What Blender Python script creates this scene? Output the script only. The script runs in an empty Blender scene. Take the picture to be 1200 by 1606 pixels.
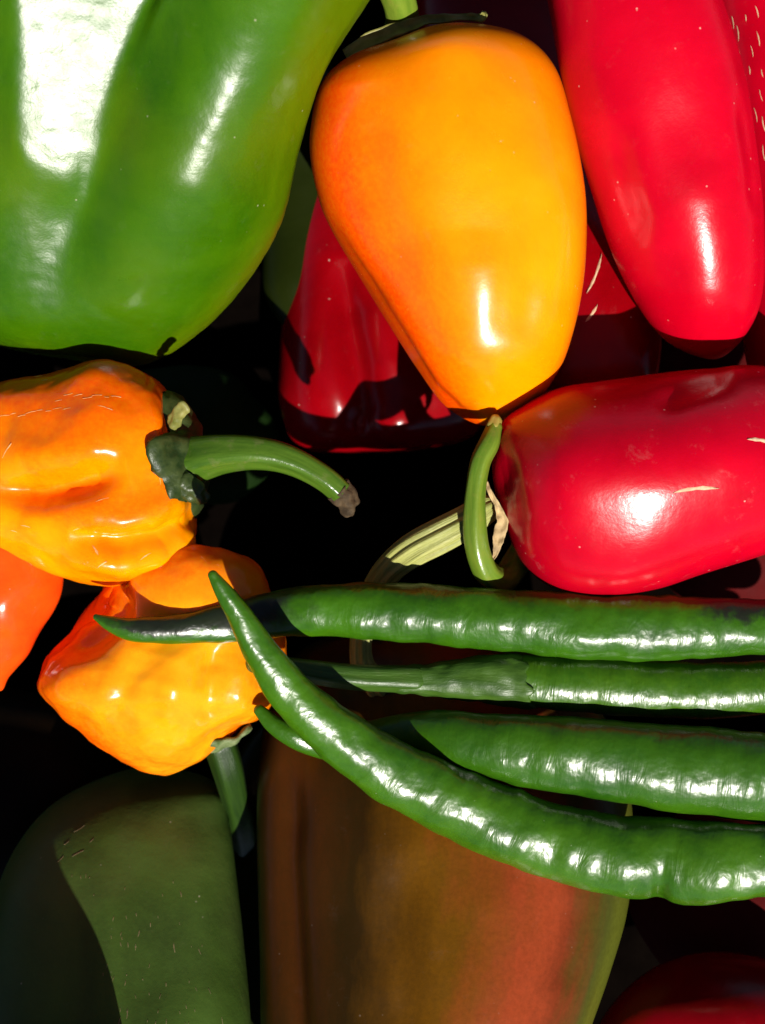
import bpy, math, random
import numpy as np
from mathutils import Vector, noise
from mathutils.bvhtree import BVHTree

scene = bpy.context.scene
COL = scene.collection
S = 0.00015          # metres to one pixel of the 1200 x 1606 photograph on the plane z = 0
CAM = 2000.0         # camera height above that plane, in those pixels
FLOOR = -520.0       # the crate bottom

def P(px, py, z):
    f = (CAM - z) / CAM
    return np.array([(px - 600) * f * S, -(py - 803) * f * S, (z - FLOOR) * S])

# ------------------------------------------------------------------ camera, sky, sun, exposure
cam = bpy.data.cameras.new("camera")
cam.sensor_fit = 'VERTICAL'; cam.sensor_height = 24.0; cam.sensor_width = 24.0
cam.lens = 24.0 * CAM / 1606.0
cam.clip_start = 0.01; cam.clip_end = 50.0
cam.dof.use_dof = True; cam.dof.focus_distance = (CAM - 130) * S; cam.dof.aperture_fstop = 10.0
camo = bpy.data.objects.new("camera", cam); COL.objects.link(camo)
camo.location = (0, 0, (CAM - FLOOR) * S)
scene.camera = camo

SUN_ZEN, SUN_AZ = math.radians(40), math.radians(20)
to_sun = Vector((math.sin(SUN_ZEN) * math.sin(SUN_AZ), -math.sin(SUN_ZEN) * math.cos(SUN_AZ), math.cos(SUN_ZEN)))
world = bpy.data.worlds.new("World"); scene.world = world; world.use_nodes = True
wn = world.node_tree.nodes; sky = wn.new('ShaderNodeTexSky'); sky.sky_type = 'NISHITA'; sky.sun_disc = False
sky.sun_elevation = math.pi / 2 - SUN_ZEN; sky.sun_rotation = math.atan2(to_sun.x, to_sun.y)
world.node_tree.links.new(sky.outputs[0], wn['Background'].inputs[0]); wn['Background'].inputs[1].default_value = 0.05
sky.air_density = 0.38; sky.dust_density = 0.3
sl = bpy.data.lights.new("sun", 'SUN'); sl.energy = 5.0; sl.angle = math.radians(0.6); sl.color = (1.0, 0.95, 0.87)
so = bpy.data.objects.new("sun", sl); COL.objects.link(so); so.rotation_euler = to_sun.to_track_quat('Z', 'Y').to_euler()
so.location = (0.1, -0.5, 0.8)
scene.view_settings.view_transform = 'Standard'; scene.view_settings.look = 'None'
scene.view_settings.exposure = 0.5; scene.view_settings.gamma = 1.0

# ------------------------------------------------------------------ object helpers
def put(o, label=None, cat=None, group=None, kind=None):
    if label: o['label'] = label
    if cat: o['category'] = cat
    if group: o['group'] = group
    if kind: o['kind'] = kind
    return o

def thing(name, loc, label, cat, group=None):
    o = bpy.data.objects.new(name, None); COL.objects.link(o); o.location = loc
    o.empty_display_size = 0.01
    return put(o, label, cat, group)

def mesh_obj(name, V, F, mat, parent=None, origin=None, uv=None):
    V = np.asarray(V, float)
    if parent is not None: origin = np.array(parent.location)
    elif origin is None: origin = np.array([V[:, 0].mean(), V[:, 1].mean(), V[:, 2].min()])
    origin = np.array(origin, float)
    me = bpy.data.meshes.new(name); me.from_pydata([tuple(v) for v in (V - origin)], [], F); 
    me.polygons.foreach_set('use_smooth', [True] * len(me.polygons))
    if uv is not None:
        ul = me.uv_layers.new(name="UVMap")
        idx = np.zeros(len(me.loops), int); me.loops.foreach_get('vertex_index', idx)
        dat = uv[idx]
        # mend the seam: faces that span v = 1 -> 0
        ls = np.zeros(len(me.polygons), int); me.polygons.foreach_get('loop_start', ls)
        lt = np.zeros(len(me.polygons), int); me.polygons.foreach_get('loop_total', lt)
        for s_, t_ in zip(ls, lt):
            vv = dat[s_:s_ + t_, 1]
            if vv.max() - vv.min() > 0.5:
                vv[vv < 0.5] += 1.0
        ul.data.foreach_set('uv', dat.ravel())
    me.materials.append(mat); me.update()
    o = bpy.data.objects.new(name, me); COL.objects.link(o)
    if parent is not None: o.parent = parent
    else: o.location = origin
    return o

def grid_faces(M, N):
    i = np.arange(M - 1)[:, None]; j = np.arange(N)[None, :]; j2 = (j + 1) % N
    return np.stack([(i * N + j), (i * N + j2), ((i + 1) * N + j2), ((i + 1) * N + j)], -1).reshape(-1, 4).tolist()

def close_grid(G):
    """rings (M, N, 3) -> vertices, faces, uv; first and last ring are closed with a fan"""
    M, N, _ = G.shape
    V = G.reshape(-1, 3); F = grid_faces(M, N)
    u = np.repeat(np.linspace(0, 1, M), N); v = np.tile(np.arange(N) / N, M)
    a, b = M * N, M * N + 1
    V = np.vstack([V, G[0].mean(0), G[-1].mean(0)])
    uv = np.vstack([np.stack([u, v], 1), [[0, .5], [1, .5]]])
    for j in range(N):
        F.append([a, (j + 1) % N, j]); F.append([b, (M - 1) * N + j, (M - 1) * N + (j + 1) % N])
    return V, F, uv

def hermite(T, X, t, m0, m1):
    T = np.asarray(T); n = len(T)
    m = np.zeros_like(X)
    d = (X[1:] - X[:-1]) / (T[1:] - T[:-1])[:, None]
    for i in range(1, n - 1):
        w0, w1 = T[i + 1] - T[i], T[i] - T[i - 1]
        m[i] = (d[i - 1] * w0 + d[i] * w1) / (w0 + w1)
    m[0] = d[0] if m0 is None else m0
    m[-1] = d[-1] if m1 is None else m1
    k = np.clip(np.searchsorted(T, t, side='right') - 1, 0, n - 2)
    h = (T[k + 1] - T[k]); s = (t - T[k]) / h; s_ = s[:, None]; h = h[:, None]
    return ((2 * s_**3 - 3 * s_**2 + 1) * X[k] + (s_**3 - 2 * s_**2 + s_) * h * m[k]
            + (-2 * s_**3 + 3 * s_**2) * X[k + 1] + (s_**3 - s_**2) * h * m[k + 1])

def px_of(V):
    z = V[..., 2] / S + FLOOR; f = (CAM - z) / CAM * S
    return V[..., 0] / f + 600, 803 - V[..., 1] / f

def normals(G):
    du = np.gradient(G, axis=0); dv = np.roll(G, -1, 1) - np.roll(G, 1, 1)
    n = np.cross(dv, du); l = np.linalg.norm(n, axis=-1, keepdims=True)
    n = n / np.maximum(l, 1e-12)
    c = G.mean(1, keepdims=True)
    if ((G - c) * n).sum() < 0: n = -n
    return n

def seg_dist(x, y, pts):
    best = np.full(x.shape, 1e9); tt = np.zeros(x.shape); n = len(pts) - 1
    for k in range(n):
        (x0, y0), (x1, y1) = pts[k], pts[k + 1]
        L2 = (x1 - x0)**2 + (y1 - y0)**2
        t = np.clip(((x - x0) * (x1 - x0) + (y - y0) * (y1 - y0)) / L2, 0, 1)
        d = np.hypot(x - x0 - t * (x1 - x0), y - y0 - t * (y1 - y0))
        m = d < best; best[m] = d[m]; tt[m] = (k + t[m]) / n
    return best, tt

def sculpt(G, ops):
    """push the upper side of a body in or out: ('g', x, y, rx, ry, degrees, amount) or ('l', points, width, amount)"""
    for op in ops:
        n = normals(G); x, y = px_of(G)
        up = np.clip((n[..., 2] + 0.25) / 0.5, 0, 1)
        if op[0] == 'g':
            _, gx, gy, rx, ry, a, amt = op; a = math.radians(a)
            dx, dy = x - gx, y - gy
            p, q = dx * math.cos(a) + dy * math.sin(a), -dx * math.sin(a) + dy * math.cos(a)
            w = np.exp(-(p / rx)**2 - (q / ry)**2)
        elif op[0] == 'p':      # a flat facet: ('p', [(x0, y0, x1, y1, softness)...] inside on the left, normal, (x, y), lift)
            _, lines, nv, (ax, ay), lift = op
            w = np.ones(x.shape)
            for (x0, y0, x1, y1, sf) in lines:
                sd = ((x - x0) * (y1 - y0) - (y - y0) * (x1 - x0)) / math.hypot(x1 - x0, y1 - y0)
                q = np.clip(sd / sf + .5, 0, 1); w = w * q * q * (3 - 2 * q)
            cand = np.where(n[..., 2] > .05, np.hypot(x - ax, y - ay), 1e9); k = np.unravel_index(cand.argmin(), cand.shape)
            a = G[k] + np.array([0, 0, lift * S]); nv = np.array(nv, float)
            zp = a[2] - ((G[..., 0] - a[0]) * nv[0] + (G[..., 1] - a[1]) * nv[1]) / nv[2]
            G = G.copy(); G[..., 2] += w * np.clip(n[..., 2] * 3, 0, 1) * (zp - G[..., 2])
            continue
        else:
            _, pts, wd, amt = op
            d, t = seg_dist(x, y, pts)
            w = np.exp(-(d / wd)**2) * np.clip(np.sin(np.pi * t) * 1.5, 0, 1)
        G = G + n * (w * up * amt * S)[..., None]
    return G

def rough_up(G, scale, amt, seed=0.0, stretch=(1, 1, 1)):
    n = normals(G); out = G.copy()
    M, N, _ = G.shape
    for i in range(M):
        for j in range(N):
            p = G[i, j] / (scale * S)
            out[i, j] += n[i, j] * amt * S * noise.noise(Vector((p[0] * stretch[0] + seed, p[1] * stretch[1] - seed, p[2] * stretch[2])))
    return out

def loft(st, M=120, N=96, box=1.0, lobes=0.0, nl=4, ph=0.0, flat=1.0):
    """body from stations (Lx, Ly, Rx, Ry, z, height ratio); the first and last are points (L == R)"""
    A = np.array([P(s[0], s[1], s[4]) for s in st]); B = np.array([P(s[2], s[3], s[4]) for s in st])
    H = np.array([[s[5]] for s in st], float)
    dl = np.maximum(np.linalg.norm(np.diff(A, axis=0), axis=1), np.linalg.norm(np.diff(B, axis=0), axis=1))
    T = np.concatenate([[0], np.cumsum(np.sqrt(dl))]); T /= T[-1]
    u = np.linspace(0, 1, M); t = 0.6 * u + 0.4 * (0.5 - 0.5 * np.cos(np.pi * u)); t = t * 0.9996 + 0.0002
    Lp = hermite(T, A, t, (A[1] - B[1]) / (2 * T[1]), (B[-2] - A[-2]) / (2 * (1 - T[-2])))
    Rp = hermite(T, B, t, (B[1] - A[1]) / (2 * T[1]), (A[-2] - B[-2]) / (2 * (1 - T[-2])))
    h = hermite(T, H, t, None, None)
    C = (Lp + Rp) / 2; W = (Lp - Rp) / 2; hw = np.linalg.norm(W, axis=1, keepdims=True)
    th = np.linspace(0, 2 * np.pi, N, endpoint=False) - np.pi / 2
    c, s = np.cos(th), np.sin(th)
    cx = np.sign(c) * np.abs(c)**box; sx = np.sign(s) * np.abs(s)**box
    up = np.array([0, 0, 1.0])
    uu = np.sin(np.pi * np.clip(t, 0, 1))[:, None]
    mod = 1 + lobes * uu * np.cos(nl * (th[None] - np.pi / 2) + ph) * np.clip(np.abs(s[None]) * 1.5, 0, 1)
    G = C[:, None] + W[:, None] * (cx[None] )[..., None] + up * (h * hw * sx[None] * mod)[..., None]
    return G

def tube(sp, M=120, N=40, flutes=0.0, nf=5, cap=(True, True), flat=1.0, twist=0.0):
    """swept body along (px, py, z, r)"""
    X = np.array([P(*s[:3]) for s in sp]); R = np.array([[s[3] * (CAM - s[2]) / CAM * S] for s in sp])
    T = np.concatenate([[0], np.cumsum(np.linalg.norm(np.diff(X, axis=0), axis=1))]); L = T[-1]; T = T / L
    t = np.linspace(0, 1, M)
    c = hermite(T, X, t, None, None); r = hermite(T, R, t, None, None)[:, 0]
    tg = np.gradient(c, axis=0); tg /= np.linalg.norm(tg, axis=1, keepdims=True)
    Cs, Rs, Ts = [c], [r], [tg]
    if cap[0]:
        q = np.linspace(np.pi / 2, 0.02, 10)[1:][::-1]
        Cs.insert(0, c[0] - tg[0] * (r[0] * np.cos(q))[:, None]); Rs.insert(0, r[0] * np.sin(q)); Ts.insert(0, np.repeat(tg[:1], 9, 0))
    if cap[1]:
        q = np.linspace(np.pi / 2, 0.02, 10)[1:]
        Cs.append(c[-1] + tg[-1] * (r[-1] * np.cos(q))[:, None]); Rs.append(r[-1] * np.sin(q)); Ts.append(np.repeat(tg[-1:], 9, 0))
    c, r, tg = np.vstack(Cs), np.concatenate(Rs), np.vstack(Ts)
    up = np.array([0, 0, 1.0]); nrm = []
    prev = None
    for k in range(len(c)):
        a = up if prev is None else prev
        if prev is None and abs(tg[k][2]) > .9: a = np.array([0, 1.0, 0])
        a = a - tg[k] * a.dot(tg[k]); a /= np.linalg.norm(a); nrm.append(a); prev = a
    nrm = np.array(nrm); bn = np.cross(tg, nrm)
    th = np.linspace(0, 2 * np.pi, N, endpoint=False) - np.pi / 2
    tw = twist * np.linspace(0, 1, len(c))[:, None]
    mod = 1 + flutes * np.cos(nf * (th[None] + tw))
    return c[:, None] + bn[:, None] * (r[:, None] * np.cos(th) * mod)[..., None] + nrm[:, None] * (r[:, None] * np.sin(th) * mod * flat)[..., None]

def calyx(px, py, z, axis, R, depth, nl=5, seed=1, thick=6, lobe=0.16, hole=0.12):
    """a leafy collar: cups back against `axis` (which points along the stem)"""
    rnd = random.Random(seed)
    c = P(px, py, z); ax = np.array(axis, float); ax /= np.linalg.norm(ax)
    a = np.array([0, 0, 1.0]) if abs(ax[2]) < .8 else np.array([0, 1.0, 0])
    e1 = np.cross(ax, a); e1 /= np.linalg.norm(e1); e2 = np.cross(ax, e1)
    N, M = 72, 12; ph = rnd.random() * 6
    top = []
    for k in range(M):
        q = hole + (1 - hole) * k / (M - 1); row = []
        for j in range(N):
            f = 2 * np.pi * j / N
            lob = 1 + lobe * q * (math.cos(nl * f + ph) + .5 * math.sin(3 * f + ph * 2)) + .07 * q * noise.noise(Vector((math.cos(f) * 3, math.sin(f) * 3, seed)))
            hgt = -depth * q**2.2 + .10 * R * noise.noise(Vector((math.cos(f) * q * 2.5, math.sin(f) * q * 2.5, seed * 3.1))) * q + R * .12 * q**3 * math.sin(nl * f)
            row.append(c + (e1 * math.cos(f) * R * q * lob + e2 * math.sin(f) * R * q * lob + ax * hgt) * S)
        top.append(row)
    top = np.array(top); bot = top - ax * thick * S
    return np.concatenate([top, bot[::-1]], 0)

def ribbon(pts, thick=3):
    """thin curled strip through (px, py, z, half width)"""
    rows = []
    X = np.array([P(*p[:3]) for p in pts]); Wd = np.array([[p[3] * S] for p in pts])
    T = np.linspace(0, 1, len(pts)); t = np.linspace(0, 1, 40)
    c = hermite(T, X, t, None, None); w = hermite(T, Wd, t, None, None)[:, 0]
    tg = np.gradient(c, axis=0); tg /= np.linalg.norm(tg, axis=1, keepdims=True)
    side = np.cross(tg, [0, 0, 1.0]); side /= np.linalg.norm(side, axis=1, keepdims=True); nn = np.cross(side, tg)
    for k in range(40):
        row = []
        for j in range(9):
            q = j / 4 - 1
            row.append(c[k] + side[k] * q * w[k] * (1 + .3 * noise.noise(Vector((k * .35, q, 3)))) + nn[k] * (w[k] * .5 * q * q + S * 5 * noise.noise(Vector((k * .3, q * 1.5, 9)))))
        low = [v - nn[k] * thick * S for v in row][::-1]
        rows.append(row + low)
    return np.array(rows)

# ------------------------------------------------------------------ materials
class NT:
    def __init__(self, name):
        self.m = bpy.data.materials.new(name); self.m.use_nodes = True
        self.t = self.m.node_tree; self.b = self.t.nodes['Principled BSDF']
        self.tc = self.t.nodes.new('ShaderNodeTexCoord')
    def n(self, kind, **kw):
        o = self.t.nodes.new(kind)
        for k, v in kw.items(): setattr(o, k, v)
        return o
    def l(self, a, b): self.t.links.new(a, b)
    def val(self, sock, v):
        if hasattr(v, 'is_output'): self.l(v, sock)
        else: sock.default_value = v
    def map(self, src, scale=(1, 1, 1), loc=(0, 0, 0), rot=(0, 0, 0)):
        o = self.n('ShaderNodeMapping'); self.l(self.tc.outputs[src], o.inputs[0])
        o.inputs['Scale'].default_value = scale; o.inputs['Location'].default_value = loc; o.inputs['Rotation'].default_value = rot
        return o.outputs[0]
    def noise(self, vec, scale, detail=3, rough=.55, dist=0.0):
        o = self.n('ShaderNodeTexNoise'); self.l(vec, o.inputs['Vector'])
        o.inputs['Scale'].default_value = scale; o.inputs['Detail'].default_value = detail
        o.inputs['Roughness'].default_value = rough; o.inputs['Distortion'].default_value = dist
        return o.outputs['Fac']
    def vor(self, vec, scale, rnd=1.0):
        o = self.n('ShaderNodeTexVoronoi'); self.l(vec, o.inputs['Vector']); o.inputs['Scale'].default_value = scale
        o.inputs['Randomness'].default_value = rnd
        return o
    def ramp(self, fac, stops):
        o = self.n('ShaderNodeValToRGB'); self.l(fac, o.inputs[0]); e = o.color_ramp.elements
        while len(e) < len(stops): e.new(.5)
        for k, (p, c) in enumerate(stops):
            e[k].position = p; e[k].color = (c, c, c, 1) if isinstance(c, (int, float)) else (*c, 1)
        return o.outputs[0]
    def mix(self, fac, a, b, mode='MIX'):
        o = self.n('ShaderNodeMix', data_type='RGBA', blend_type=mode)
        self.val(o.inputs[0], fac)
        for k, v in ((6, a), (7, b)):
            if isinstance(v, tuple): v = (*v, 1)
            self.val(o.inputs[k], v)
        return o.outputs[2]
    def math(self, op, a, b=0.0, clamp=False):
        o = self.n('ShaderNodeMath', operation=op, use_clamp=clamp); self.val(o.inputs[0], a); self.val(o.inputs[1], b)
        return o.outputs[0]
    def bump(self, h, strength, dist, prev=None):
        o = self.n('ShaderNodeBump'); o.inputs['Strength'].default_value = strength; o.inputs['Distance'].default_value = dist
        self.l(h, o.inputs['Height'])
        if prev is not None: self.l(prev, o.inputs['Normal'])
        return o.outputs[0]
    def uv(self, axis):
        o = self.n('ShaderNodeSeparateXYZ'); self.l(self.tc.outputs['UV'], o.inputs[0]); return o.outputs[axis]

def skin(name, c1, c2, c3=None, c3w=.5, rough=.2, scale=45, micro=.25, lump=.15, dust=.5, sss=.12, sss_col=None, spec=.4,
         streak=None, streak_c=None, tip=None, coat=0.0, seed=0.0, jitter=.10, smear=.03, stretch=(1, 1, 1)):
    """waxy pepper skin: two mottled colours, a third in patches, dust specks, fine orange-peel relief"""
    g = NT(name); ob = g.map('Object', loc=(seed, seed * .7, 0))
    big = g.noise(g.map('Object', scale=stretch, loc=(seed, seed * .7, 0)), scale, 4, .6, .6)
    col = g.mix(g.ramp(big, [(.32, 0.0), (.68, 1.0)]), c1, c2)
    if c3:
        pt = g.noise(g.map('Object', scale=stretch, loc=(seed + 3, 2, 1)), scale * .55, 3, .5, .3)
        col = g.mix(g.math('MULTIPLY', g.ramp(pt, [(.45, 0.0), (.7, 1.0)]), c3w), col, c3)
    if streak:
        for ax, stops, c in streak:
            jit = g.math('MULTIPLY', g.math('SUBTRACT', g.noise(g.map('UV', scale=(3, 9, 1), loc=(seed, 0, 0)), 1.5, 6, .65), .5), jitter)
            col = g.mix(g.ramp(g.math('ADD', g.uv(ax), jit), stops), col, c)
    # tiny pale cells in the skin
    cell = g.noise(ob, 900, 2, .6)
    col = g.mix(g.math('MULTIPLY', g.ramp(cell, [(.35, 0.0), (.75, 1.0)]), .22), col, c2)
    if dust > 0:
        v = g.vor(ob, 420); sp = g.ramp(v.outputs['Distance'], [(.04, 1.0), (.13, 0.0)])
        sel = g.ramp(g.noise(ob, 130, 2), [(.60, 0.0), (.68, 1.0)])
        d = g.math('MULTIPLY', g.math('MULTIPLY', sp, sel), dust, True)
        col = g.mix(d, col, (.75, .62, .5))
        sm = g.math('MULTIPLY', g.ramp(g.noise(ob, 170, 8, .8, .3), [(.58, 0.0), (.80, 1.0)]), smear)
        col = g.mix(sm, col, (.6, .45, .42))
    g.l(col, g.b.inputs['Base Color'])
    rg = g.math('ADD', g.math('MULTIPLY', g.math('SUBTRACT', g.noise(ob, 160, 4, .65), .5), rough * .7), rough)
    g.l(rg, g.b.inputs['Roughness'])
    nb = g.bump(g.noise(ob, 150, 2, .5), lump, .0006)
    nb = g.bump(g.noise(ob, 1100, 3, .6), micro, .00012, nb)
    g.l(nb, g.b.inputs['Normal'])
    g.b.inputs['IOR'].default_value = 1.45; g.b.inputs['Specular IOR Level'].default_value = spec
    if sss > 0:
        g.b.inputs['Subsurface Weight'].default_value = sss; g.b.inputs['Subsurface Scale'].default_value = .003
        g.b.inputs['Subsurface Radius'].default_value = sss_col or (1, .4, .1)
    if coat: g.b.inputs['Coat Weight'].default_value = coat; g.b.inputs['Coat Roughness'].default_value = .12
    return g.m

def chili_skin(name, dark=(.012, .058, .001), light=(.038, .130, .0015), black=None, seed=0.0):
    """glossy chilli: wrinkles run round the body (across the u direction)"""
    g = NT(name); ob = g.map('Object', loc=(seed, 0, 0))
    col = g.mix(g.ramp(g.noise(ob, 70, 4, .6), [(.3, 0.0), (.7, 1.0)]), dark, light)
    col = g.mix(g.math('MULTIPLY', g.ramp(g.noise(ob, 700, 2), [(.4, 0.0), (.75, 1.0)]), .25), col, light)
    if black:
        for (u0, u1, v0, v1) in black:
            f = .05
            ju = g.math('ADD', g.uv(0), g.math('MULTIPLY', g.math('SUBTRACT', g.noise(ob, 220, 4), .5), .12))
            jv = g.math('ADD', g.uv(1), g.math('MULTIPLY', g.math('SUBTRACT', g.noise(ob, 260, 4), .5), .30))
            mu = g.ramp(ju, [(max(0, u0 - f), 0.0), (u0, 1.0), (u1, 1.0), (min(1, u1 + f), 0.0)])
            mv = g.ramp(jv, [(max(0, v0 - .06), 0.0), (v0, 1.0), (v1, 1.0), (min(1, v1 + .06), 0.0)])
            col = g.mix(g.math('MULTIPLY', g.math('MULTIPLY', mu, mv), .9), col, (.012, .010, .010))
    sp = g.math('MULTIPLY', g.ramp(g.vor(ob, 520).outputs['Distance'], [(.03, 1.0), (.10, 0.0)]), g.ramp(g.noise(ob, 150, 2), [(.62, 0.0), (.68, 1.0)]))
    col = g.mix(g.math('MULTIPLY', sp, .5), col, (.5, .5, .38))
    g.l(col, g.b.inputs['Base Color'])
    g.l(g.math('ADD', g.math('MULTIPLY', g.noise(ob, 300, 4, .7), .12), .25), g.b.inputs['Roughness'])
    wr = g.noise(g.map('UV', scale=(44, 4, 1), loc=(seed * 10, 0, 0)), 1.0, 3, .6, 1.2)
    nb = g.bump(wr, .22, .0009)
    nb = g.bump(g.noise(ob, 260, 2, .5), .32, .0010, nb)
    nb = g.bump(g.noise(ob, 1000, 2, .6), .22, .00014, nb)
    g.l(nb, g.b.inputs['Normal'])
    g.b.inputs['IOR'].default_value = 1.52
    g.b.inputs['Subsurface Weight'].default_value = .1; g.b.inputs['Subsurface Scale'].default_value = .002
    g.b.inputs['Subsurface Radius'].default_value = (.4, 1, .1)
    return g.m

def stem_skin(name, c1, c2, c3=(.25, .2, .1), rough=.32, fibre=22, depth=.0006, c3w=.5, seed=0.0, bmp=.6):
    """fibrous stem: grain runs along u"""
    g = NT(name); ob = g.map('Object', loc=(seed, 0, 0)); fb = g.noise(g.map('UV', scale=(3, fibre, 1), loc=(seed, 0, 0)), 1.0, 5, .6, .3)
    col = g.mix(g.ramp(fb, [(.35, 0.0), (.65, 1.0)]), c1, c2)
    col = g.mix(g.math('MULTIPLY', g.ramp(g.noise(ob, 260, 4, .7), [(.55, 0.0), (.78, 1.0)]), c3w), col, c3)
    g.l(col, g.b.inputs['Base Color']); g.b.inputs['Roughness'].default_value = rough
    nb = g.bump(fb, bmp, depth); nb = g.bump(g.noise(ob, 900, 3, .65), .35, .0002, nb)
    g.l(nb, g.b.inputs['Normal'])
    return g.m

def plain(name, c1, c2, scale=200, rough=.6, bump=.4, dist=.0004, spec=.35):
    g = NT(name); ob = g.tc.outputs['Object']; nz = g.noise(ob, scale, 5, .65)
    g.l(g.mix(g.ramp(nz, [(.35, 0.0), (.65, 1.0)]), c1, c2), g.b.inputs['Base Color']); g.b.inputs['Roughness'].default_value = rough
    g.l(g.bump(nz, bump, dist), g.b.inputs['Normal']); g.b.inputs['Specular IOR Level'].default_value = spec
    return g.m

RED = dict(rough=.2, sss=.10, sss_col=(1, .1, .05))
M = {}
M['green'] = skin('green_skin', (.018, .078, .0), (.042, .122, .0), (.085, .145, .0), .7, rough=.32, scale=38, micro=.35, lump=.25, dust=.35, sss=.12, sss_col=(.4, 1, .1), seed=1.0,
                  streak=[(1, [(.20, 1.0), (.36, 0.0)], (.11, .155, .0))])
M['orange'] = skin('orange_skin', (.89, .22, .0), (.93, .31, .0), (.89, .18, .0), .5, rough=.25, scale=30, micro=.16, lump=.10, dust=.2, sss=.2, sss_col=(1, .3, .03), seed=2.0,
                   streak=[(1, [(.35, 1.0), (.50, 0.0)], (.87, .062, .0)), (0, [(.06, 1.0), (.26, 0.0)], (.86, .12, .003)), (1, [(.66, 0.0), (.74, 1.0)], (.88, .14, .003))])  # redder sides and top: fall-off of light put into the colour
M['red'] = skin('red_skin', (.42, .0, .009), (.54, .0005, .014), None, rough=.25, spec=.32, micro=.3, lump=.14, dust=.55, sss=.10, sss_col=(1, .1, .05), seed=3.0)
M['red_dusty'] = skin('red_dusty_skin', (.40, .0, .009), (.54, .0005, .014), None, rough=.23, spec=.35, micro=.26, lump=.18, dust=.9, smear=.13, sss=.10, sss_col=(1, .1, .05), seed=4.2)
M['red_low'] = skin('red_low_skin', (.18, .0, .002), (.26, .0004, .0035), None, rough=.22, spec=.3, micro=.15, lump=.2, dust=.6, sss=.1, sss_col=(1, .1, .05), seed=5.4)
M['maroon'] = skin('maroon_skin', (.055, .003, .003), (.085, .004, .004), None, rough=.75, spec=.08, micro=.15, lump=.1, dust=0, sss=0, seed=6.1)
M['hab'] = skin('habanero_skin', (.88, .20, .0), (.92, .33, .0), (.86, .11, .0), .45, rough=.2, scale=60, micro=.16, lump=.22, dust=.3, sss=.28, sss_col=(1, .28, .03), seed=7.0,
                streak=[(1, [(.38, 1.0), (.53, 0.0)], (.88, .10, .0)), (1, [(.50, 0.0), (.53, .8), (.55, .8), (.58, 0.0)], (.88, .12, .0))])  # redder upper side and groove band: shade put into the colour
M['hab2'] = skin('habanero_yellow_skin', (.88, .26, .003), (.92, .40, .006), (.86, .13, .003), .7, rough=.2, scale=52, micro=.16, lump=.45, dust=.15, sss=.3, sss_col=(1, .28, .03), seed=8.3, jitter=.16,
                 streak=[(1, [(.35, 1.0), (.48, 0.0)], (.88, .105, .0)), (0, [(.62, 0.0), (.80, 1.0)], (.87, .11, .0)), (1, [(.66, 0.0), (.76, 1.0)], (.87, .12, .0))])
M['hab3'] = skin('habanero_red_skin', (.80, .06, .004), (.84, .10, .004), (.75, .03, .004), .7, rough=.2, scale=60, micro=.2, lump=.3, dust=.5, sss=.15, sss_col=(1, .3, .05), seed=9.3)
M['chili1'] = chili_skin('chili_skin_black_tip', black=[(.06, .24, .49, .72), (.78, .99, .60, .72)], seed=.3)
M['chili2'] = chili_skin('chili_skin_pale_shoulder', (.020, .078, .001), (.060, .145, .002), seed=1.3)
M['chili3'] = chili_skin('chili_skin_plump', (.012, .062, .001), (.034, .110, .0015), seed=2.3)
M['chili4'] = chili_skin('chili_skin_curved', (.017, .074, .001), (.046, .135, .0015), seed=3.3)
M['poblano'] = skin('dark_green_skin', (.036, .066, .012), (.065, .125, .018), (.10, .12, .035), .6, rough=.42, spec=.22, scale=42, micro=.4, lump=.3, dust=.35, sss=0, seed=10.0, stretch=(1, .45, 1))
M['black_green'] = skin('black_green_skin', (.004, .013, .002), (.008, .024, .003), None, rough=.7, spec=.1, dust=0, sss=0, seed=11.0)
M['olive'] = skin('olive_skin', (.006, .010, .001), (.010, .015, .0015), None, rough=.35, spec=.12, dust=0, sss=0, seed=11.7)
M['brown'] = skin('ripening_skin', (.008, .008, .001), (.018, .013, .002), (.034, .012, .0015), .7, rough=.33, spec=.2, scale=30, micro=.2, lump=.15, dust=.12, sss=0, seed=12.0, stretch=(1, .3, 1), jitter=.13,
                  streak=[(1, [(.43, 0.0), (.495, .8), (.525, .8), (.58, 0.0)], (.16, .062, .002)),
                          (1, [(.50, 0.0), (.555, .85), (.57, .85), (.65, 0.0)], (.33, .048, .014)),
                          (1, [(.30, 0.0), (.35, .3), (.36, .3), (.42, 0.0)], (.14, .03, .003)),
                          (1, [(.60, 0.0), (.68, 1.0)], (.085, .095, .010))])
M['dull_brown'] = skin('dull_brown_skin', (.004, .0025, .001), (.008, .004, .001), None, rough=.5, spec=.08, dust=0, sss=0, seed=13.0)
M['stem'] = stem_skin('green_stem_skin', (.035, .085, .006), (.07, .14, .012), (.20, .17, .08), .24, 14, .0003, .35, 1, .3)
M['stem_pale'] = stem_skin('pale_stem_skin', (.075, .15, .010), (.15, .22, .02), (.28, .22, .05), .28, 8, .0002, .35, 2)
M['stem_dry'] = stem_skin('dry_stem_skin', (.22, .24, .05), (.42, .42, .12), (.16, .09, .03), .5, 30, .0011, .6, 3)
M['stem_dark'] = stem_skin('dark_stem_skin', (.008, .026, .002), (.020, .050, .004), (.015, .02, .005), .4, 12, .0004, .4, 4)
M['stem_dull'] = stem_skin('dull_stem_skin', (.022, .062, .004), (.045, .105, .008), (.08, .10, .03), .42, 12, .0005, .4, 5)
M['calyx'] = plain('calyx_skin', (.010, .024, .004), (.045, .065, .016), 260, .4, .6, .0006)
M['calyx_hairy'] = plain('calyx_hairy_skin', (.05, .09, .02), (.17, .21, .09), 420, .6, .8, .0006)
M['calyx_pale'] = plain('calyx_pale_skin', (.11, .12, .02), (.24, .22, .06), 200, .5, .5, .0005)
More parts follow.
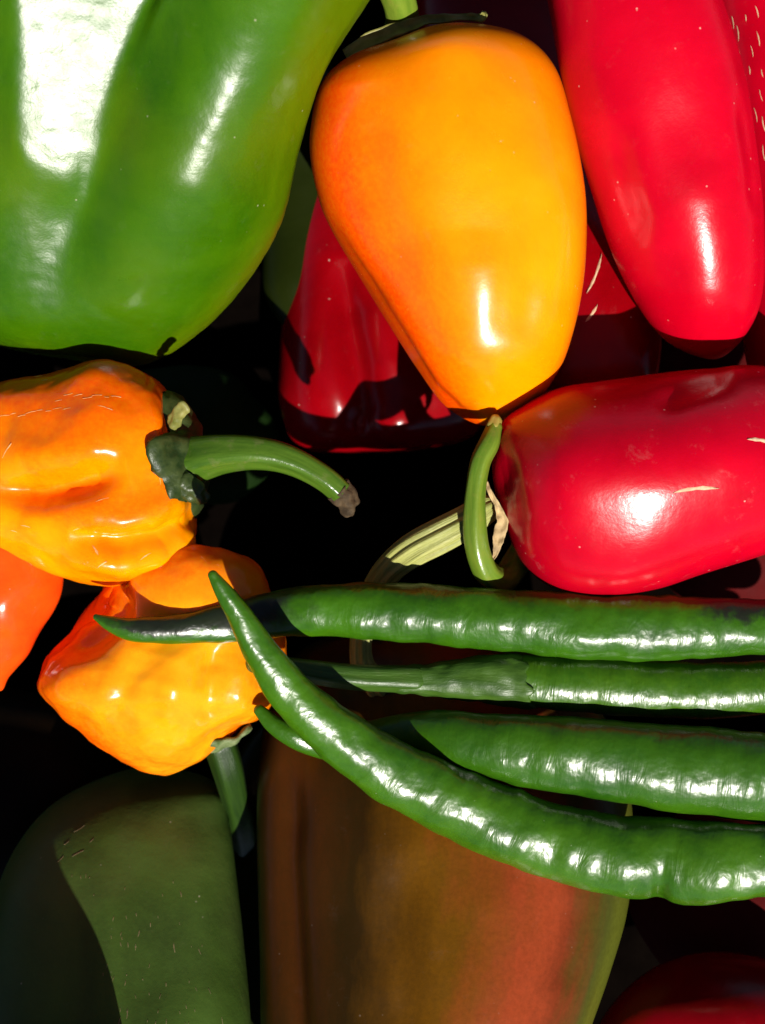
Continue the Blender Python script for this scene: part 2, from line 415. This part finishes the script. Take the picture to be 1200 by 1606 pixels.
M['husk'] = plain('dry_husk_skin', (.25, .17, .08), (.50, .36, .17), 240, .7, .8, .0007)
M['cut'] = plain('cut_end_skin', (.03, .018, .007), (.08, .05, .022), 380, .8, .8, .0006)
M['tip'] = plain('stem_tip_skin', (.20, .19, .03), (.33, .27, .06), 300, .4, .4, .0003)
M['cork'] = plain('cork_scar_skin', (.45, .28, .16), (.70, .52, .32), 500, .7, .5, .0003)
M['cork_dim'] = plain('dim_fleck_skin', (.12, .09, .04), (.24, .18, .09), 500, .7, .5, .0003)
M['cork_orange'] = plain('orange_scar_skin', (.75, .32, .08), (.8, .48, .2), 500, .4, .5, .0003)
M['floor'] = plain('crate_board', (.0015, .001, .0008), (.003, .002, .0015), 60, .9, .4, .0008, 0.0)

# ------------------------------------------------------------------ setting: the dark crate bottom everything lies on
g_ = 1.2
mesh_obj('ground', np.array([[-g_, -g_, 0], [g_, -g_, 0], [g_, g_, 0], [-g_, g_, 0]]), [[0, 1, 2, 3]], M['floor'], origin=(0, 0, 0))['kind'] = 'structure'

BV = {}
def body_of(G, name, mat, parent=None, key=None):
    V, F, uv = close_grid(G)
    if key: BV[key] = BVHTree.FromPolygons([Vector(v) for v in V], F)
    return mesh_obj(name, V, F, mat, parent, uv=uv)

def base_of(G):
    f = G.reshape(-1, 3); return (float(f[:, 0].mean()), float(f[:, 1].mean()), float(f[:, 2].min()))

CAMP = Vector((0, 0, (CAM - FLOOR) * S))
def hit(key, px, py):
    d = (Vector(P(px, py, 0)) - CAMP).normalized()
    r = BV[key].ray_cast(CAMP, d)
    return (r[0], r[1]) if r[0] is not None else (None, None)

def sliver(key, px, py, length, width, deg, h=1.6):
    """a small corky scar lying on a body's skin"""
    p, n = hit(key, px, py)
    if p is None: return None
    if n.z < 0: n = -n
    a = math.radians(deg); d = Vector((math.cos(a), -math.sin(a), 0)); d = (d - n * d.dot(n)).normalized(); s = n.cross(d)
    V = []; K = 7
    for k in range(K):
        q = -1 + 2 * k / (K - 1); w = width * .5 * (1 - q * q)**.7 * (1 + .25 * math.sin(7 * q + px)) + .15
        b = .12 * length * (q * q) * (1 if int(px) % 2 else -1) * .4
        c = p + d * (q * length * .5 * S) + s * (b * S)
        for sg, hh in ((-1, -.4), (0, h), (1, -.4)): V.append(c + s * (sg * w * S) + n * (hh * S))
    F = []
    for k in range(K - 1):
        for j in range(2): F.append([k * 3 + j, k * 3 + j + 1, k * 3 + j + 4, k * 3 + j + 3])
    return np.array([tuple(v) for v in V]), F

def flecks(key, parent, specs, mat='cork', thin=1.0, name='fleck'):
    Vs, Fs, o = [], [], 0
    for sp in specs:
        r = sliver(key, sp[0], sp[1], sp[2] * (.5 + .5 * thin), sp[3] * thin, sp[4], .9 * thin)
        if r is None: continue
        Vs.append(r[0]); Fs += [[i + o for i in f] for f in r[1]]; o += len(r[0])
    ob = mesh_obj(name, np.vstack(Vs), Fs, M[mat], parent); ob['kind'] = 'stuff'; return ob

def scar(key, parent, *sp):
    r = sliver(key, *sp)
    if r: return mesh_obj('scar', r[0], r[1], M['cork'], parent)

SWEET = 'sweet peppers in the pile'
REDS = 'red peppers in the pile'
HABS = 'orange habaneros on the left'
CHIL = 'long green chillies laid side by side'

# ------------------------------------------------------------------ big green pepper, top left
G = loft([(115, 556, 115, 556, -72, .6), (222, 571, 8, 545, -62, .6), (312, 519, -62, 510, -32, .58), (378, 450, -106, 440, -10, .58),
          (438, 350, -130, 320, 38, .56), (466, 230, -130, 200, 97, .55), (500, 115, -110, 80, 159, .52), (573, 0, -70, -60, 230, .5),
          (640, -110, 0, -190, 302, .48), (640, -250, 120, -320, 362, .45), (420, -400, 420, -400, 380, .4)], M=200, N=200, box=.92)
hv = (Vector((0, 0, (CAM - FLOOR) * S)) - Vector(P(130, 150, 200))).normalized(); hv = (hv + to_sun).normalized()
G = sculpt(G, [('l', [(320, -190), (225, 50), (165, 220), (120, 350), (70, 520)], 66, -30), ('l', [(590, -330), (420, 20), (190, 500)], 104, 46),
               ('p', [(108, 330, 275, -90, 40), (22, -200, 18, 400, 44), (-60, 205, 140, 325, 60)], hv, (150, 170), -8),
               ('l', [(300, 510), (262, 540), (248, 580)], 14, -3.5)])
G = rough_up(rough_up(G, 60, .5, 2), 14, .8, 6)
t = thing('green_pepper', base_of(G), 'largest pepper, bright green with white sun glare, at the top left', 'pepper', SWEET)
body_of(G, 'body', M['green'], t, 'A')

# ------------------------------------------------------------------ orange pepper, top centre
z = 75
G = loft([(690, 52, 690, 52, z - 20, .8), (610, 72, 768, 54, z - 10, .8), (545, 100, 832, 78, z, .82), (502, 142, 869, 118, z, .84), (487, 200, 894, 190, z, .85),
          (488, 260, 909, 270, z, .85), (508, 335, 917, 350, z, .84), (552, 420, 913, 440, z, .85), (606, 505, 899, 520, z - 4, .88), (655, 580, 874, 585, z - 16, .94),
          (703, 642, 828, 642, z - 48, .95), (765, 668, 765, 668, z - 75, .9)], M=170, N=170, box=.94)
G = sculpt(G, [('l', [(500, 330), (556, 430), (620, 530), (672, 615), (715, 652), (760, 662)], 15, -13), ('g', 615, 70, 60, 60, 0, -9), ('g', 700, 70, 60, 30, 0, 5),
               ('l', [(850, 280), (835, 400), (815, 540)], 24, -6), ('l', [(890, 280), (876, 400), (850, 540)], 24, 4), ('l', [(800, 330), (790, 450), (780, 540)], 20, -2), ('l', [(560, 130), (585, 300), (640, 470)], 46, -14),
               ('l', [(742, 360), (742, 480), (738, 620)], 66, 8)])
G = rough_up(G, 90, 1.6, 44)
t = thing('orange_pepper', base_of(G), 'smooth orange-yellow tapering sweet pepper at the top centre', 'pepper', SWEET)
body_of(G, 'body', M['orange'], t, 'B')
G = tube([(622, 75, 60, 30), (630, 40, 80, 27), (628, 8, 120, 26), (615, -30, 150, 27), (600, -80, 165, 28)], 40, 32, .04, 5, (True, True))
body_of(G, 'stem', M['stem_pale'], t)
G = ribbon([(541, 86, 112, 8), (575, 66, 120, 10), (620, 48, 126, 10), (655, 36, 128, 8), (700, 28, 124, 6), (738, 27, 120, 5), (756, 27, 124, 6), (760, 20, 130, 5)], 5)
body_of(G, 'calyx', M['calyx_pale'], t)

# ------------------------------------------------------------------ red peppers
G = loft([(1116, 564, 1116, 564, 8, .9), (1058, 541, 1152, 546, 16, .9), (1018, 500, 1180, 505, 32, .88), (982, 440, 1193, 450, 46, .86), (953, 370, 1195, 370, 68, .84),
          (925, 285, 1190, 285, 90, .82), (900, 195, 1176, 185, 108, .8), (878, 100, 1156, 92, 120, .8), (860, 0, 1126, 0, 126, .8), (848, -80, 1096, -80, 126, .8),
          (850, -170, 1050, -180, 120, .8), (940, -260, 940, -260, 110, .8)], M=150, N=130, box=.95)
G = sculpt(G, [('l', [(960, 180), (985, 300), (1010, 390)], 28, -7), ('l', [(1160, 140), (1180, 260), (1185, 340)], 12, -5), ('g', 1070, 200, 50, 60, 0, -7), ('l', [(1100, 250), (1112, 380), (1110, 520)], 60, 7)])
G = rough_up(G, 110, 1.8, 71)
t = put(body_of(G, 'red_pepper', M['red'], None, 'C'), 'upright glossy red pepper with rounded tip at the top right', 'pepper', REDS)

z = 62
G = loft([(772, 748, 772, 748, z, .9), (783, 672, 792, 818, z, .9), (818, 638, 822, 886, z, .92), (870, 612, 870, 925, z, .93), (940, 599, 945, 937, z, .93), (1030, 586, 1020, 926, z, .93),
          (1110, 576, 1100, 899, z, .93), (1200, 575, 1200, 868, z - 5, .93), (1300, 600, 1300, 830, z - 10, .93), (1390, 720, 1390, 720, z - 20, .93)], M=150, N=130, box=.93)
G = sculpt(G, [('g', 1115, 600, 60, 26, 10, -4), ('l', [(1150, 580), (1090, 610), (1020, 640)], 22, -7), ('g', 778, 760, 26, 40, 0, -10), ('l', [(790, 690), (815, 770), (815, 850)], 14, -4),
               ('l', [(800, 752), (980, 728), (1260, 712)], 72, 19)])
G = rough_up(G, 110, 2.2, 81)
t = thing('red_pepper', base_of(G), 'fat red pepper lying sideways with a hooked green stem', 'pepper', REDS)
body_of(G, 'body', M['red_dusty'], t, 'D')
G = tube([(775, 672, 96, 13), (768, 694, 104, 16), (755, 720, 108, 16), (746, 765, 106, 16), (744, 815, 102, 18), (751, 868, 92, 19), (766, 900, 74, 20), (790, 908, 46, 21), (812, 880, 20, 22), (830, 850, 10, 22)], 90, 36, .05, 5, (True, True), 1, 2.0)
body_of(G, 'stem', M['stem_pale'], t)
G = tube([(774, 668, 97, 11.5), (777, 660, 95, 10)], 8, 24, .10, 5)
body_of(G, 'stem_tip', M['tip'], t)
G = ribbon([(762, 755, 98, 3), (770, 775, 94, 3.5), (782, 797, 90, 5), (787, 820, 88, 9), (782, 842, 84, 9), (779, 862, 80, 5), (773, 878, 76, 2)], 3)
body_of(G, 'husk', M['husk'], t)
G = calyx(790, 800, 0, (-1, -.2, .1), 75, 20, 5, 4)
body_of(G, 'calyx', M['calyx'], t)
scar('D', t, 1092, 766, 66, 6, -4); scar('D', t, 1192, 690, 40, 6, 3)

z = -90
G = loft([(1260, 640, 1260, 640, z - 20, .9), (1188, 600, 1330, 600, z, .9), (1163, 480, 1370, 480, z, .9), (1148, 300, 1390, 300, z, .9), (1118, 100, 1380, 100, z, .9), (1100, -60, 1340, -60, z, .9), (1210, -180, 1210, -180, z, .9)], box=.95)
t = thing('red_pepper', base_of(G), 'crimson pepper with pale corky flecks at the top right edge', 'pepper', REDS)
body_of(G, 'body', M['red'], t, 'E')
rnd = random.Random(5)
flecks('E', t, [(x, y, rnd.uniform(12, 30), rnd.uniform(2, 4), 80 + rnd.uniform(-8, 8)) for x, y in
                [(1150, 35), (1158, 52), (1170, 28), (1188, 18), (1160, 85), (1180, 80), (1163, 110), (1195, 115), (1193, 150), (1186, 180), (1197, 195), (1197, 240), (1176, 110), (1190, 60), (1205, 100)]], 'cork', .7)

z = -370
G = loft([(560, 180, 560, 180, z, .7), (490, 250, 690, 230, z, .7), (462, 340, 740, 330, z, .72), (448, 450, 760, 450, z, .74), (440, 560, 770, 560, z, .74), (440, 640, 765, 640, z, .72),
          (466, 696, 740, 685, z - 10, .7), (600, 710, 600, 710, z - 20, .7)], M=130, N=130, box=.85)
G = sculpt(G, [('l', [(530, 400), (548, 520), (572, 640), (560, 710)], 24, -28), ('g', 620, 665, 40, 30, 0, 16), ('g', 495, 560, 40, 120, 0, 10), ('l', [(600, 450), (610, 600)], 20, 8)])
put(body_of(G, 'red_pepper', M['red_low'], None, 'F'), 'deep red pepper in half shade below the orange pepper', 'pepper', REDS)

z = -105
G = loft([(800, -250, 800, -250, z - 215, .7), (660, -100, 920, -120, z - 210, .7), (645, 60, 930, 60, z - 190, .7), (690, 250, 965, 250, z - 110, .7), (750, 400, 1010, 400, z - 20, .7), (790, 500, 1036, 510, z, .7),
          (810, 600, 1026, 610, z, .7), (845, 690, 990, 690, z - 20, .7), (910, 720, 910, 720, z - 30, .7)], box=.92)
t = thing('red_pepper', base_of(G), 'dark red scratched pepper wedged behind the orange pepper', 'pepper', REDS)
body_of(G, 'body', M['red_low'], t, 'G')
scar('G', t, 935, 430, 72, 4, -68); scar('G', t, 929, 492, 34, 5, -55)

z = -390
G = loft([(1120, 440, 1120, 440, z, .7), (1040, 540, 1230, 540, z, .7), (1030, 700, 1270, 700, z, .7), (1020, 820, 1290, 820, z, .7), (1050, 920, 1270, 920, z, .7), (1160, 975, 1160, 975, z, .7)], box=.92)
t = thing('red_pepper', base_of(G), 'shadowed maroon pepper underneath the sideways red pepper', 'pepper', REDS)
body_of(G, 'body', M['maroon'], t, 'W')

z = -70
G = loft([(1130, 1496, 1130, 1496, z - 30, .5), (1042, 1514, 1228, 1516, z - 20, .5), (978, 1560, 1290, 1570, z, .5), (932, 1625, 1335, 1640, z, .5), (905, 1720, 1360, 1740, z, .5), (960, 1860, 1310, 1860, z, .5), (1130, 1920, 1130, 1920, z, .5)])
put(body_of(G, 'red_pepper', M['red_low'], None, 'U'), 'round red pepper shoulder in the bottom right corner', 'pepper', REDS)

z = -300
G = loft([(1400, 1380, 1400, 1380, z, .7), (1350, 1280, 1350, 1500, z, .7), (1200, 1240, 1200, 1560, z, .7), (1080, 1270, 1080, 1550, z, .7), (1020, 1330, 1020, 1490, z, .7), (985, 1410, 985, 1410, z, .7)])
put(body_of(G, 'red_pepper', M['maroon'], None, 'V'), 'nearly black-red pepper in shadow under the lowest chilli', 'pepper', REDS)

# ------------------------------------------------------------------ habaneros
z = 8
G = loft([(298, 738, 298, 738, z, .74), (286, 662, 305, 800, z, .74), (256, 606, 299, 848, z, .74), (216, 580, 256, 892, z, .74), (160, 570, 182, 920, z, .74), (108, 581, 110, 908, z, .74), (50, 591, 40, 882, z, .74),
          (0, 600, -20, 850, z, .74), (-60, 625, -80, 820, z, .74), (-120, 660, -130, 780, z, .74), (-150, 720, -150, 720, z, .74)], M=240, N=220, box=.9)
G = sculpt(G, [('l', [(-30, 768), (60, 775), (130, 752), (200, 735)], 26, -34), ('l', [(105, 838), (180, 848), (250, 840), (335, 795)], 16, -21), ('l', [(95, 872), (185, 884), (262, 870), (335, 822)], 18, 20), ('l', [(100, 815), (200, 818), (290, 790)], 26, 8),
               ('l', [(-20, 718), (90, 712), (190, 690)], 26, 8), ('l', [(272, 610), (262, 680), (282, 770)], 12, -10),
               ('g', 160, 590, 50, 30, 0, 9), ('g', 170, 660, 60, 30, 0, 6), ('l', [(225, 590), (240, 660), (250, 760)], 18, 5), ('g', 292, 735, 26, 34, 0, -14)])
G = rough_up(G, 46, 3.6, 5); G = rough_up(G, 16, .8, 9)
t = thing('habanero_pepper', base_of(G), 'wrinkled orange habanero with a long curved green stem pointing right', 'pepper', HABS)
body_of(G, 'body', M['hab'], t, 'I')
G = tube([(285, 722, 40, 38), (312, 718, 56, 36), (350, 711, 74, 31), (395, 709, 84, 27), (440, 716, 84, 24), (485, 735, 80, 21), (515, 754, 76, 20), (535, 772, 70, 19)], 90, 40, .05, 5, (True, False))
body_of(G, 'stem', M['stem'], t)
G = rough_up(tube([(529, 767, 72, 19), (540, 778, 66, 18.5), (546, 792, 58, 16), (544, 800, 52, 11)], 26, 40, .10, 4, (False, True)), 12, 5, 2)
body_of(G, 'stem_tip', M['cut'], t)
G = rough_up(calyx(322, 722, 40, (1, .05, .2), 88, 42, 5, 11, 7, .2), 20, 6, 4)
body_of(G, 'calyx', M['calyx'], t)
G = rough_up(tube([(272, 664, 118, 10), (280, 650, 132, 11), (288, 640, 140, 10)], 20, 24, .1, 4, (True, True), .5), 10, 4, 3)
body_of(G, 'calyx_lobe', M['calyx_pale'], t)
G = rough_up(tube([(292, 760, 84, 17), (306, 772, 76, 17), (318, 782, 66, 11)], 20, 28, .1, 4, (True, True), .6), 10, 4, 3)
body_of(G, 'calyx_lobe', M['calyx'], t)
rnd = random.Random(8)
fl = [(x, 652 - .12 * (x - 20) + rnd.uniform(-4, 4), rnd.uniform(10, 24), rnd.uniform(2.2, 3.4), -8 + rnd.uniform(-8, 8)) for x in range(6, 118, 14)]
fl += [(x, 624 - .05 * (x - 90) + rnd.uniform(-5, 5), rnd.uniform(8, 20), rnd.uniform(2, 3), -6) for x in range(92, 190, 15)]
fl += [(160, 637, 16, 3, 10), (172, 641, 12, 3, 15), (60, 590, 18, 3, 8), (70, 596, 14, 3, 20), (10, 706, 34, 4, -50), (238, 700, 40, 2.5, 75), (250, 745, 44, 2.5, 72), (40, 825, 22, 3, 6), (22, 833, 14, 3, 6),
       (160, 783, 26, 3, -18), (120, 830, 16, 3, -28), (150, 862, 26, 6, 60), (160, 885, 22, 4, -35), (228, 872, 26, 4, -35)]
flecks('I', t, fl, 'cork_orange', .55)

z = -28
G = loft([(262, 1214, 262, 1214, z - 30, .75), (195, 1193, 312, 1196, z - 20, .75), (145, 1158, 372, 1152, z, .75), (97, 1112, 424, 1110, z, .74), (68, 1070, 445, 1065, z, .73), (78, 1030, 450, 1020, z, .73),
          (108, 982, 438, 978, z, .74), (138, 942, 415, 935, z, .75), (190, 905, 385, 896, z, .75), (242, 896, 342, 890, z, .76), (296, 884, 296, 884, z, .76)], M=170, N=170, box=.92)
G = sculpt(G, [('l', [(225, 880), (190, 950), (140, 1000), (80, 1035)], 26, -20), ('g', 130, 930, 70, 60, 0, -34), ('l', [(290, 1000), (270, 1080), (250, 1160)], 26, 10), ('l', [(215, 1020), (190, 1090), (180, 1150)], 22, -10),
               ('l', [(335, 1000), (330, 1090), (320, 1150)], 18, -12), ('l', [(375, 1010), (385, 1080), (375, 1140)], 20, 7), ('g', 350, 1160, 40, 20, -20, -16), ('g', 95, 1075, 34, 30, 0, 10), ('g', 300, 905, 140, 62, 10, 44)])
G = rough_up(G, 50, 6, 15); G = rough_up(G, 18, 1.6, 19)
t = thing('habanero_pepper', base_of(G), 'lumpy yellow-orange habanero lying under two chilli tips', 'pepper', HABS)
body_of(G, 'body', M['hab2'], t, 'J')
G = rough_up(calyx(352, 1172, -60, (.35, -1, -.1), 52, 18, 5, 21, 7, .16), 16, 5, 4)
body_of(G, 'calyx', M['calyx_hairy'], t)
G = tube([(345, 1165, -70, 26), (356, 1200, -95, 25), (366, 1240, -150, 22), (378, 1290, -250, 22), (388, 1350, -310, 20), (386, 1420, -340, 19)], 70, 32, .05, 5)
body_of(G, 'stem', M['stem_dark'], t)

z = -20
G = loft([(0, 780, 0, 780, z, .8), (78, 830, -80, 830, z, .8), (97, 905, -110, 900, z, .8), (79, 965, -100, 970, z, .8), (47, 1015, -80, 1020, z, .8), (16, 1060, -40, 1062, z - 5, .8), (0, 1084, 0, 1084, z - 10, .8)], box=.95)
G = rough_up(G, 50, 6, 25)
put(body_of(G, 'habanero_pepper', M['hab3'], None, 'K'), 'reddest habanero, cut off by the left edge below the wrinkled one', 'pepper', HABS)

# ------------------------------------------------------------------ lower peppers in half shade
G = loft([(640, 990, 640, 990, -210, .5), (500, 1005, 780, 1005, -195, .52), (440, 1060, 880, 1050, -175, .54), (410, 1160, 962, 1150, -140, .56), (403, 1280, 990, 1280, -100, .57), (405, 1410, 983, 1410, -60, .57), (408, 1510, 956, 1510, -25, .58),
          (410, 1620, 918, 1620, 10, .58), (420, 1760, 870, 1760, 35, .58), (440, 1950, 820, 1950, 40, .58), (620, 2080, 620, 2080, 40, .58)], M=130, N=150, box=.9)
G = sculpt(G, [('l', [(455, 1150), (445, 1350), (460, 1600), (470, 1700)], 26, -22), ('l', [(640, 1330), (620, 1480), (640, 1700)], 40, -14), ('l', [(780, 1350), (770, 1500), (760, 1700)], 60, 8), ('l', [(900, 1400), (880, 1560)], 24, -6)])
t = thing('ripening_pepper', base_of(G), 'broad brown-green pepper turning red, under the chillies at bottom centre', 'pepper', SWEET)
body_of(G, 'body', M['brown'], t, 'Q')
G = tube([(760, 800, 62, 22), (722, 824, 66, 25), (688, 842, 64, 26), (650, 862, 54, 25), (612, 892, 32, 22), (585, 932, 0, 20), (568, 985, -25, 17), (570, 1045, -40, 19), (590, 1075, -50, 26)], 110, 60, .10, 9, (True, True), .8)
body_of(G, 'stem', M['stem_dry'], t)

G = loft([(235, 1205, 235, 1205, -210, .6), (150, 1225, 335, 1229, -195, .62), (72, 1270, 358, 1290, -170, .64), (15, 1350, 370, 1380, -130, .66), (-10, 1450, 381, 1480, -85, .68), (-15, 1606, 392, 1606, -20, .7), (-5, 1750, 396, 1750, 10, .7), (20, 1950, 380, 1950, 30, .7), (190, 2060, 190, 2060, 30, .7)], M=130, N=130, box=.88)
G = sculpt(G, [('l', [(200, 1300), (210, 1450), (230, 1650)], 40, -6), ('l', [(300, 1280), (320, 1450), (330, 1650)], 34, 8)])
t = thing('dark_green_pepper', base_of(G), 'dull dark green pepper with tiny flecks at the bottom left', 'pepper', SWEET)
body_of(G, 'body', M['poblano'], t, 'R')
rnd = random.Random(3)
fl = [(125, 1300, 26, 4, -50), (122, 1338, 26, 6, -38), (105, 1322, 14, 3, -55), (144, 1318, 12, 3, -60), (95, 1348, 18, 3, -60), (273, 1486, 22, 4, 85), (284, 1402, 14, 4, 80), (218, 1464, 14, 4, 100), (236, 1450, 10, 3, 85), (200, 1590, 20, 4, 95), (187, 1602, 16, 4, 100), (313, 1492, 14, 3, 75)]
for _ in range(60):
    y = rnd.uniform(1370, 1640); x = 110 + (y - 1370) * .32 + abs(rnd.gauss(0, 1)) * 90
    fl.append((x, y, rnd.uniform(4, 12), rnd.uniform(1.4, 2.8), 92 + rnd.uniform(-18, 14)))
flecks('R', t, fl, 'cork_dim', .6)

z = 190
G = loft([(215, 1790, 215, 1790, z, .9), (175, 1690, 190, 1900, z, .9), (60, 1645, 90, 1990, z, .9), (-120, 1635, -100, 2010, z, .9), (-260, 1690, -250, 1960, z, .9), (-320, 1820, -320, 1820, z, .9)], box=.9)  # unseen pepper, added to throw shade on the flecked green one
put(body_of(G, 'green_pepper', M['poblano'], None), 'unseen green pepper added past the bottom left corner to cast a shadow', 'pepper', SWEET)

z = -330
G = loft([(190, 1230, 190, 1230, z, .7), (150, 1130, 150, 1330, z, .7), (40, 1085, 40, 1400, z, .7), (-80, 1085, -80, 1400, z, .7), (-180, 1240, -180, 1240, z, .7)])
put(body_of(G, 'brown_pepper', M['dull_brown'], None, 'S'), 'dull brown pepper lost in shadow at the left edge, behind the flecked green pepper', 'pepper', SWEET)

z = -330
G = loft([(470, 60, 470, 60, z, .7), (400, 180, 560, 180, z, .7), (408, 280, 540, 280, z, .7), (412, 380, 540, 380, z, .7), (418, 470, 540, 470, z, .7), (480, 540, 480, 540, z, .7)])
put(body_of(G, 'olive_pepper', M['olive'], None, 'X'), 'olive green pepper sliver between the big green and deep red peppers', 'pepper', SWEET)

z = -330
G = loft([(430, 1130, 430, 1130, z, .6), (350, 1230, 500, 1230, z, .6), (330, 1400, 520, 1400, z, .6), (330, 1600, 520, 1600, z, .6), (350, 1850, 500, 1850, z, .6), (430, 1950, 430, 1950, z, .6)])
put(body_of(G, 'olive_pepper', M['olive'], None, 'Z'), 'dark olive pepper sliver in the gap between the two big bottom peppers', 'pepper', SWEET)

z = -420
G = loft([(120, 690, 120, 690, z, .7), (190, 600, 190, 770, z, .7), (290, 575, 300, 790, z, .7), (380, 600, 390, 780, z, .65), (440, 690, 440, 690, z, .65)], box=.85)
G = sculpt(G, [('l', [(260, 700), (400, 720), (560, 720)], 40, -20)]); G = rough_up(G, 90, 10, 31)
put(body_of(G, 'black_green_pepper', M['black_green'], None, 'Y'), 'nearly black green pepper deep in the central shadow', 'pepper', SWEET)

# ------------------------------------------------------------------ long green chillies
def wrinkle(G, amt=2.2, every=30.0, seed=0.0):
    """ring-like swellings and dents along a chilli"""
    n = normals(G); c = G.mean(1); s = np.concatenate([[0], np.cumsum(np.linalg.norm(np.diff(c, axis=0), axis=1))]) / S
    out = G.copy(); Mx, N, _ = G.shape
    for i in range(Mx):
        rr = np.linalg.norm(G[i, 0] - c[i]) / S; k = min(1.0, rr / 40)
        for j in range(N):
            a = 2 * math.pi * j / N
            v = noise.noise(Vector((s[i] / every + seed, math.cos(a) * .8, math.sin(a) * .8))) + .45 * noise.noise(Vector((s[i] / (every * .45) + seed, math.cos(a) * 1.6, math.sin(a) * 1.6 + 7)))
            out[i, j] += n[i, j] * v * amt * k * S
    return out

G = tube([(151, 968, 120, 5), (168, 976, 120, 11), (200, 986, 119, 17), (250, 988, 113, 21), (305, 984, 104, 25), (360, 977, 90, 31), (440, 963, 80, 37), (500, 958, 84, 41), (600, 959, 86, 45), (700, 965, 90, 47), (800, 973, 94, 49),
          (900, 982, 97, 52), (1000, 985, 96, 52), (1100, 985, 96, 49), (1200, 982, 96, 43), (1300, 978, 100, 34), (1390, 972, 98, 20)], 300, 56, flat=.78)
put(body_of(wrinkle(G, 4.2, 52, 1), 'green_chili', M['chili1'], None, 'L'), 'topmost green chilli, its blackened tip lying across the yellow-orange habanero', 'chilli', CHIL)

t_sp = [(826, 1068, 78, 40), (860, 1071, 78, 42), (930, 1075, 77, 44), (1000, 1079, 76, 45), (1100, 1083, 75, 44), (1200, 1079, 74, 42), (1300, 1074, 74, 32), (1380, 1070, 72, 18)]
G = wrinkle(tube(t_sp, 200, 52, flat=.78), 2.6, 46, 5)
t = thing('green_chili', base_of(G), 'green chilli showing its stem and calyx, second from the top', 'chilli', CHIL)
body_of(G, 'body', M['chili2'], t)
G = rough_up(tube([(618, 1064, 82, 21), (660, 1066, 77, 24), (710, 1066, 75, 31), (760, 1065, 78, 38), (800, 1067, 79, 42), (818, 1068, 79, 43.5), (826, 1069, 79, 43)], 90, 60, .02, 5, (True, False), .80), 22, 3, 7)
cy_ = G.mean(1)[:, 1][:, None]; w_ = np.linspace(0, 1, len(G))[:, None]**4
an_ = np.linspace(0, 2 * np.pi, G.shape[1], endpoint=False)[None]
G[..., 0] += w_ * ((cy_ - G[..., 1]) * .30 + S * (4 * np.sin(7 * an_) + 3 * np.sin(13 * an_ + 1)))
body_of(G, 'calyx', M['stem_dull'], t)
G = tube([(400, 1040, 100, 15), (450, 1047, 98, 17), (500, 1055, 95, 19), (560, 1062, 90, 20), (620, 1064, 82, 21), (650, 1065, 77, 22)], 60, 36, .06, 5, (True, True))
body_of(G, 'stem', M['stem_dull'], t)

G = tube([(407, 1114, 72, 9), (425, 1132, 72, 14), (460, 1153, 72, 19), (510, 1166, 58, 25), (580, 1160, 58, 31), (650, 1155, 72, 38), (720, 1160, 98, 45), (800, 1174, 106, 54), (900, 1186, 110, 62), (1000, 1198, 112, 67), (1100, 1209, 112, 71), (1200, 1221, 112, 71), (1300, 1232, 110, 62), (1400, 1240, 106, 36)], 280, 60, flat=.78)
put(body_of(wrinkle(G, 3.6, 56, 9), 'green_chili', M['chili3'], None, 'N'), 'plump green chilli with the longest white highlight, third from the top', 'chilli', CHIL)

G = tube([(334, 902, 250, 8), (346, 921, 245, 13), (371, 958, 232, 19), (412, 1026, 208, 28), (456, 1087, 186, 35), (510, 1138, 164, 42), (605, 1203, 134, 50), (708, 1257, 112, 57), (790, 1291, 103, 59), (871, 1320, 100, 59), (960, 1340, 102, 64), (1050, 1347, 106, 66), (1130, 1351, 122, 65), (1200, 1347, 120, 57), (1300, 1338, 116, 46), (1390, 1328, 112, 26)], 320, 60, flat=.78)
G = sculpt(wrinkle(G, 4.6, 54, 13), [('g', 1035, 1408, 12, 30, 0, -9)])
put(body_of(G, 'green_chili', M['chili4'], None, 'O'), 'long curved green chilli crossing over the others with its tip pointing up', 'chilli', CHIL)
